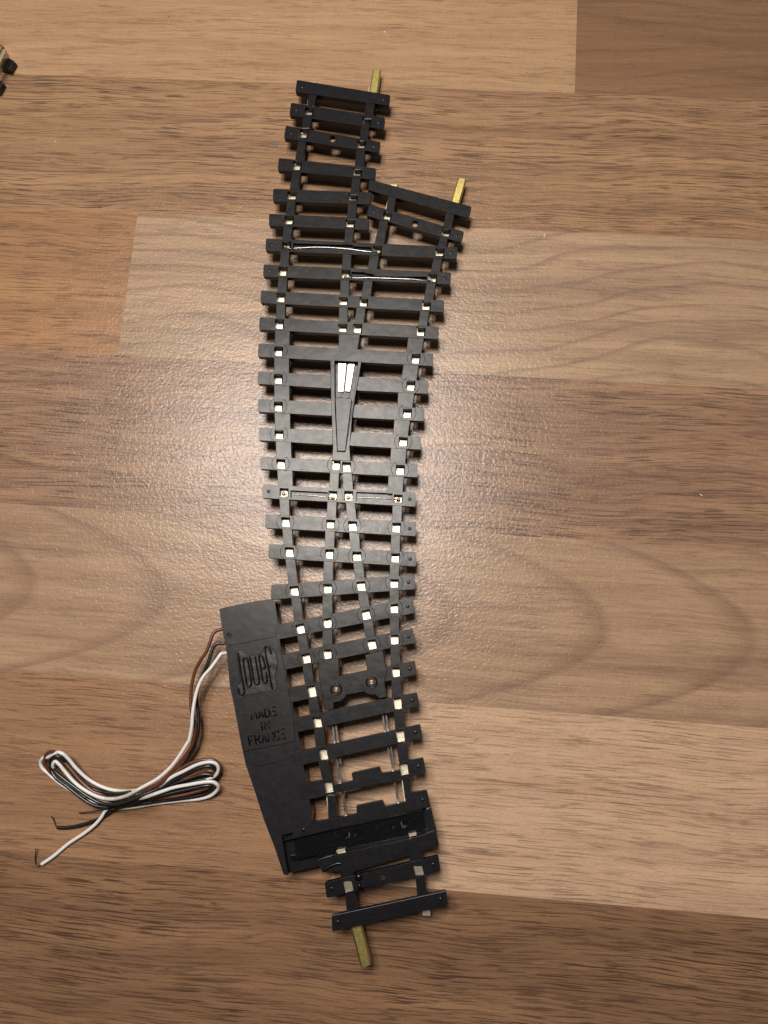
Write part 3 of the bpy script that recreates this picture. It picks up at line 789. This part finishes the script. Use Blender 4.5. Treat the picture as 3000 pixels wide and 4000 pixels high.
# ------------------------------------------------------------------ wires
wb = floor_at(480, 3120)
bundle = thing('wire_bundle', (wb.x, wb.y, 0), 'coiled bundle of white, brown and black wires bound with clear tape beside the motor box', 'wires')
def wire(segs, r, mat, label):
    pts = []
    for w, lst in segs:
        for x, y, z in lst:
            px = w((x, y))[0]; pts.append(floor_at(px[0], px[1], z))
    # drop coincident points
    cl = [pts[0]]
    for p in pts[1:]:
        if (p - cl[-1]).length > 0.3: cl.append(p)
    mb = MB(); tube(mb, catmull(cl, 7), r, 12)
    return mb.build('wire', mat, bundle, props={'label': label})
RW = 0.43
wire([(N, [(1450, 462, 5.2), (1428, 464, 5.6), (1405, 472, 5.9), (1372, 518, 6.1), (1330, 575, 6.2), (1280, 632, 6.2), (1245, 700, 6.2), (1220, 790, 6.2), (1203, 900, 6.2), (1198, 980, 6.0), (1180, 1080, 5.6)]),
      (M, [(1310, 110, 5.4), (1200, 275, 5.0), (1080, 390, 4.8), (950, 465, 4.7), (820, 535, 4.6), (700, 562, 4.6), (590, 545, 4.5), (480, 490, 4.5), (390, 420, 4.5), (320, 340, 4.6), (275, 285, 5.0), (240, 258, 5.0), (222, 290, 4.4),
            (240, 340, 3.2), (300, 395, 2.4), (400, 470, 1.6), (520, 550, 1.6), (640, 590, 1.6), (800, 565, 1.6), (950, 525, 2.2), (1060, 475, 3.0), (1180, 388, 4.0), (1280, 338, 4.2), (1380, 288, 4.6), (1470, 264, 4.8), (1535, 272, 4.6),
            (1562, 312, 4.0), (1545, 365, 3.0), (1490, 395, 2.0), (1350, 420, 1.6), (1150, 460, 1.5), (1000, 490, 1.6), (900, 490, 2.2), (800, 497, 2.6), (700, 488, 2.8), (600, 455, 2.8), (500, 396, 3.0), (410, 312, 3.6), (350, 240, 4.2),
            (305, 198, 4.8), (262, 184, 4.8), (228, 205, 4.4), (185, 222, 3.2), (140, 232, 2.4), (122, 265, 1.6), (135, 310, 1.2), (185, 355, 1.0), (260, 420, .8), (380, 500, .8), (500, 570, .8), (640, 605, 1.0), (800, 590, 1.6), (900, 565, 2.6),
            (980, 545, 3.6), (1080, 510, 4.2), (1200, 470, 4.3), (1330, 445, 4.4), (1440, 426, 4.4), (1515, 424, 4.2), (1555, 448, 3.6), (1556, 485, 2.6), (1500, 535, 1.4), (1400, 562, .8), (1280, 572, .6), (1100, 592, .6), (980, 612, .6),
            (850, 632, .7), (740, 636, 1.0), (670, 640, 1.2), (640, 668, 1.2), (615, 708, 1.1), (560, 772, 1.0), (470, 843, .8), (350, 922, .6), (230, 1022, .6), (128, 1092, .6)])],
     RW, MAT['wwhite'], 'white wire running along the top of the bundle')
wire([(N, [(1440, 285, 4.6), (1408, 294, 4.6), (1375, 302, 4.6), (1348, 328, 4.7), (1330, 380, 4.8), (1303, 450, 4.8), (1262, 512, 4.8), (1222, 590, 4.6), (1195, 700, 4.4), (1190, 800, 4.4), (1194, 880, 4.4), (1212, 940, 4.4), (1222, 1010, 4.4), (1205, 1100, 4.3)]),
      (M, [(1335, 150, 4.2), (1250, 268, 4.0), (1150, 378, 3.8), (1060, 448, 3.8), (950, 498, 3.8), (820, 552, 3.6), (700, 575, 2.6), (620, 530, 3.2), (540, 495, 3.6), (450, 420, 3.8), (385, 345, 4.0), (330, 280, 4.2), (292, 240, 4.4), (250, 190, 4.2), (220, 178, 4.0),
            (178, 190, 3.6), (157, 235, 2.8), (168, 300, 1.8), (230, 375, .9), (340, 455, .7), (480, 545, .7), (640, 615, .7), (800, 608, 1.0), (950, 550, 2.0), (1060, 470, 3.2), (1150, 402, 3.8), (1250, 322, 3.6), (1350, 268, 3.6), (1450, 243, 3.6), (1530, 250, 3.4),
            (1568, 295, 2.8), (1560, 370, 2.0), (1490, 405, 1.0), (1400, 430, .8), (1200, 470, .8), (1080, 490, 1.6), (1200, 440, 2.6), (1320, 382, 3.0), (1420, 345, 3.2), (1495, 335, 3.4), (1525, 350, 3.0), (1500, 385, 2.0), (1350, 445, 1.8), (1150, 520, 2.0), (1000, 560, 2.2),
            (1150, 548, 2.4), (1280, 528, 2.4), (1400, 498, 2.4), (1475, 472, 2.4), (1500, 465, 1.6)])],
     RW, MAT['wbrown'], 'brown wire, loose end hidden in the coil')
wire([(N, [(1445, 390, 4.8), (1418, 394, 4.8), (1385, 393, 5.0), (1352, 418, 5.1), (1330, 480, 5.2), (1305, 560, 5.2), (1268, 640, 4.8), (1240, 720, 4.2), (1232, 800, 4.0), (1243, 900, 4.0), (1244, 1020, 4.0), (1222, 1110, 3.8)]),
      (M, [(1365, 150, 3.4), (1285, 275, 3.0), (1170, 400, 2.8), (1060, 482, 3.2), (950, 530, 3.6), (820, 585, 3.8), (700, 608, 3.8), (600, 592, 3.6), (480, 525, 3.6), (350, 430, 3.6), (250, 350, 3.8), (208, 290, 4.2), (205, 245, 5.0), (245, 215, 5.4), (295, 235, 5.0), (340, 290, 3.6),
            (400, 372, 2.4), (480, 445, 2.4), (580, 492, 2.4), (680, 512, 2.6), (760, 515, 2.8), (850, 505, 2.8), (760, 505, 2.0), (640, 478, 2.0), (540, 428, 2.4), (450, 358, 3.0), (380, 280, 3.4), (325, 220, 3.8), (260, 210, 4.2), (215, 260, 3.0), (205, 310, 1.6), (240, 385, 1.6), (330, 455, 1.8), (430, 535, 1.9),
            (530, 602, 2.0), (630, 628, 2.0), (720, 625, 2.0), (850, 600, 2.6), (950, 560, 3.0), (1060, 500, 3.2), (1180, 422, 3.2), (1300, 362, 3.4), (1400, 315, 3.6), (1480, 296, 3.6), (1525, 312, 3.2), (1538, 350, 2.6), (1500, 375, 2.0), (1350, 405, 1.8), (1200, 450, 1.8), (1080, 492, 2.4),
            (1220, 432, 3.0), (1350, 388, 3.0), (1450, 362, 3.0), (1525, 375, 2.6), (1535, 402, 2.0), (1450, 402, 1.8), (1300, 430, 1.8), (1150, 490, 2.0), (1000, 560, 2.8), (1100, 535, 3.4), (1250, 498, 3.4), (1380, 470, 3.4), (1465, 454, 3.4), (1512, 458, 3.0), (1515, 485, 2.2), (1460, 520, 1.6), (1380, 540, 1.4),
            (1250, 560, 1.2), (1100, 578, 1.2), (950, 600, 1.2), (800, 622, 1.4), (720, 640, 1.6), (685, 655, 1.6), (645, 690, 1.0), (595, 722, .7), (520, 752, .6), (420, 780, .6), (330, 793, .6), (255, 792, .6)])],
     RW, MAT['wblack'], 'black wire with its short tail turned left')
def strand(w, pts, r, mat):
    p3 = [floor_at(*w((x, y))[0], z) for x, y, z in pts]
    mb = MB(); tube(mb, catmull(p3, 6), r, 8); return mb.build('bare_strand', mat, bundle)
strand(M, [(262, 793, .6), (245, 785, .5), (236, 760, .5), (224, 725, .6), (206, 703, 1.0)], 0.14, MAT['copper'])
strand(M, [(135, 1090, .6), (105, 1106, .4), (84, 1092, .4), (77, 1040, .6), (85, 962, 1.2)], 0.14, MAT['copper'])
strand(M, [(690, 636, 1.8), (640, 648, 1.8), (560, 660, 1.4), (430, 676, .8)], 0.14, MAT['steel'])
# clear tape wrapped round the middle of the coil
def sleeve(w, axis, hw, z0, z1, name):
    n = 24; pts = catmull([floor_at(*w((x, y))[0], 0) for x, y in axis], 6)
    vs = []; fs = []
    for i, p in enumerate(pts):
        t = (pts[min(i + 1, len(pts) - 1)] - pts[max(i - 1, 0)]).normalized(); s = t.cross(Vector((0, 0, 1))).normalized()
        for k in range(n):
            a = 2 * math.pi * k / n
            ca, sa = math.cos(a), math.sin(a)
            sx = math.copysign(abs(ca) ** 0.7, ca); sz = math.copysign(abs(sa) ** 0.7, sa)
            vs.append(p + s * (hw * sx) + Vector((0, 0, (z0 + z1) / 2 + (z1 - z0) / 2 * sz)))
    for i in range(len(pts) - 1):
        for k in range(n):
            fs.append((i * n + k, i * n + (k + 1) % n, (i + 1) * n + (k + 1) % n, (i + 1) * n + k))
    mb = MB(); mb.add(vs, fs, True); return mb.build(name, MAT['tape'], bundle)
sleeve(M, [(700, 566), (790, 566), (900, 548), (1000, 528), (1030, 521)], 2.55, 0.08, 5.5, 'clear_tape')
sleeve(M, [(788, 566), (900, 548), (1000, 526), (1092, 508)], 2.75, 0.05, 5.7, 'clear_tape')

# ------------------------------------------------------------------ second piece of track at the edge
tb0 = floor_at(-60, 300)
track2 = thing('track_section', (tb0.x, tb0.y, 0), 'end of another black sleepered track piece lying right way up at the far corner', 'model track')
def sl2(dx, dy):
    tp = [(-700, 487), (195, 702), (300, 772), (208, 955), (-760, 690)]
    bt = [(-720, 560), (300, 750), (392, 868), (275, 1062), (-800, 790)]
    mb = MB()
    tq = [floor_at(*Q((x + dx, y + dy))[0], 2.3) for x, y in tp]; bq = [floor_at(*Q((x + dx, y + dy))[0], 0.02) for x, y in bt]
    box_poly(mb, list(reversed(tq)), list(reversed(bq)))
    return mb.build('sleeper', MAT['black'], track2, bevel=0.2)
sl2(0, 0); sl2(-245, 462)
def rail2():
    a, b = floor_at(*Q((92, 508))[0], 4.9), floor_at(*Q((-620, 2000))[0], 4.9)
    mb = MB(); bar(mb, [a, b], 0.95, 0.8); bar(mb, [a, b], 0.5, 1.7, 0.8)
    mb.build('rail', MAT['rail'], track2, bevel=0.06)
    mb = MB(); bar(mb, [floor_at(*Q((8, 400))[0], 4.0), floor_at(*Q((-330, 1070))[0], 4.0)], 1.5, 1.5); mb.build('rail_joiner', MAT['rivet'], track2, bevel=0.1)
rail2()

# ------------------------------------------------------------------ crumbs on the floor
def crumb(px, py, sx, sy, ang, mat, label, name='crumb'):
    p = floor_at(px, py)
    t = thing_mesh = MB()
    c = Vector((p.x, p.y, 0.02)); vs = []; n = 7
    ca, sa = math.cos(ang), math.sin(ang)
    for z, k in ((0, 1.0), (min(sx, sy) * .8, .7)):
        for i in range(n):
            a = 2 * math.pi * i / n; rr = random.uniform(.75, 1.15) * k
            x, y = sx * rr * math.cos(a), sy * rr * math.sin(a)
            vs.append(c + Vector((x * ca - y * sa, x * sa + y * ca, z)))
    fs = [tuple(reversed(range(n))), tuple(range(n, 2 * n))] + [(i, (i + 1) % n, n + (i + 1) % n, n + i) for i in range(n)]
    t.add(vs, fs)
    ob = t.build(name, mat); ob['label'] = label; ob['category'] = 'crumb'; ob['group'] = 'crumbs on the floor'
MAT['crumbw'] = simple('pale_crumb', (0.62, 0.55, 0.46), 0.6); MAT['crumbd'] = simple('dark_crumb', (0.05, 0.035, 0.03), 0.6); MAT['crumbt'] = simple('tan_crumb', (0.34, 0.25, 0.17), 0.6)
crumb(658, 65, .24, .2, 0, MAT['crumbd'], 'tiny dark speck on the pale top strip of the floor')
crumb(1503, 126, .32, .24, .4, MAT['crumbw'], 'tiny white speck near the brass joiner at the top')
crumb(2059, 281, .34, .26, .9, MAT['crumbt'], 'tiny tan crumb beside the chocolate brown strip')
crumb(2126, 921, .7, .13, 1.5, MAT['crumbw'], 'thin pale sliver on the floor near the side track end')
crumb(2739, 1934, .5, .15, -.7, MAT['crumbw'], 'short pale sliver on the brown strip at the right')
crumb(1642, 2517, .55, .16, -.5, MAT['crumbd'], 'small dark shaving beside the sleeper ends by the rivet plate')
crumb(217, 553, .35, .16, .2, MAT['crumbw'], 'small pale chip on the reddish strip at the left')

# ------------------------------------------------------------------ light
def lamp(name, refl_px, hl, radius, watts, col):
    p = floor_at(*refl_px)
    pos = Vector((p.x * (1 + hl / H), p.y * (1 + hl / H), hl))
    ld = bpy.data.lights.new(name, 'AREA'); ld.shape = 'DISK'; ld.size = 2 * radius * S; ld.energy = watts; ld.color = col
    o = bpy.data.objects.new(name, ld); COL.objects.link(o); o.location = pos * S
    tgt = Vector((0, 0.02, 0)) - o.location
    o.rotation_euler = tgt.to_track_quat('-Z', 'Y').to_euler()
    return o
WARM = (1.0, 0.92, 0.84); LP = 1.72
lamp('ceiling_lamp', (980, 1760), 540, 52, LP, WARM)
lamp('ceiling_lamp', (1420, 1990), 540, 52, LP, WARM)
lamp('ceiling_lamp', (1500, 1560), 540, 52, LP * .8, WARM)

w = bpy.data.worlds.new('World'); scn.world = w; w.use_nodes = True
nt = w.node_tree; bg = nt.nodes['Background']
tc = node(nt, 'ShaderNodeTexCoord'); sx = node(nt, 'ShaderNodeSeparateXYZ'); nt.links.new(tc.outputs['Generated'], sx.inputs[0])
g = math_(nt, 'MULTIPLY_ADD', sx.outputs[1], 0.5, 0.5)
rc = ramp(nt, g, [(0.0, (0.012, 0.011, 0.010)), (0.5, (0.05, 0.044, 0.04)), (1.0, (0.30, 0.27, 0.235))])
nt.links.new(rc, bg.inputs['Color']); bg.inputs['Strength'].default_value = 0.9

# ------------------------------------------------------------------ camera object
cd = bpy.data.cameras.new('camera'); co = bpy.data.objects.new('camera', cd); COL.objects.link(co)
cd.sensor_fit = 'HORIZONTAL'; cd.sensor_width = 36.0; cd.lens = 36.0 * FPX / 3000.0
cd.clip_start = 0.005; cd.clip_end = 20
from mathutils import Matrix
m3 = Matrix((RT, UP, -F)).transposed()
co.matrix_world = Matrix.Translation(CAM * S) @ m3.to_4x4()
scn.camera = co
vs_ = scn.view_settings; vs_.view_transform = 'Standard'; vs_.look = 'None'; vs_.exposure = 0.0; vs_.gamma = 1.0
vs_.use_curve_mapping = False
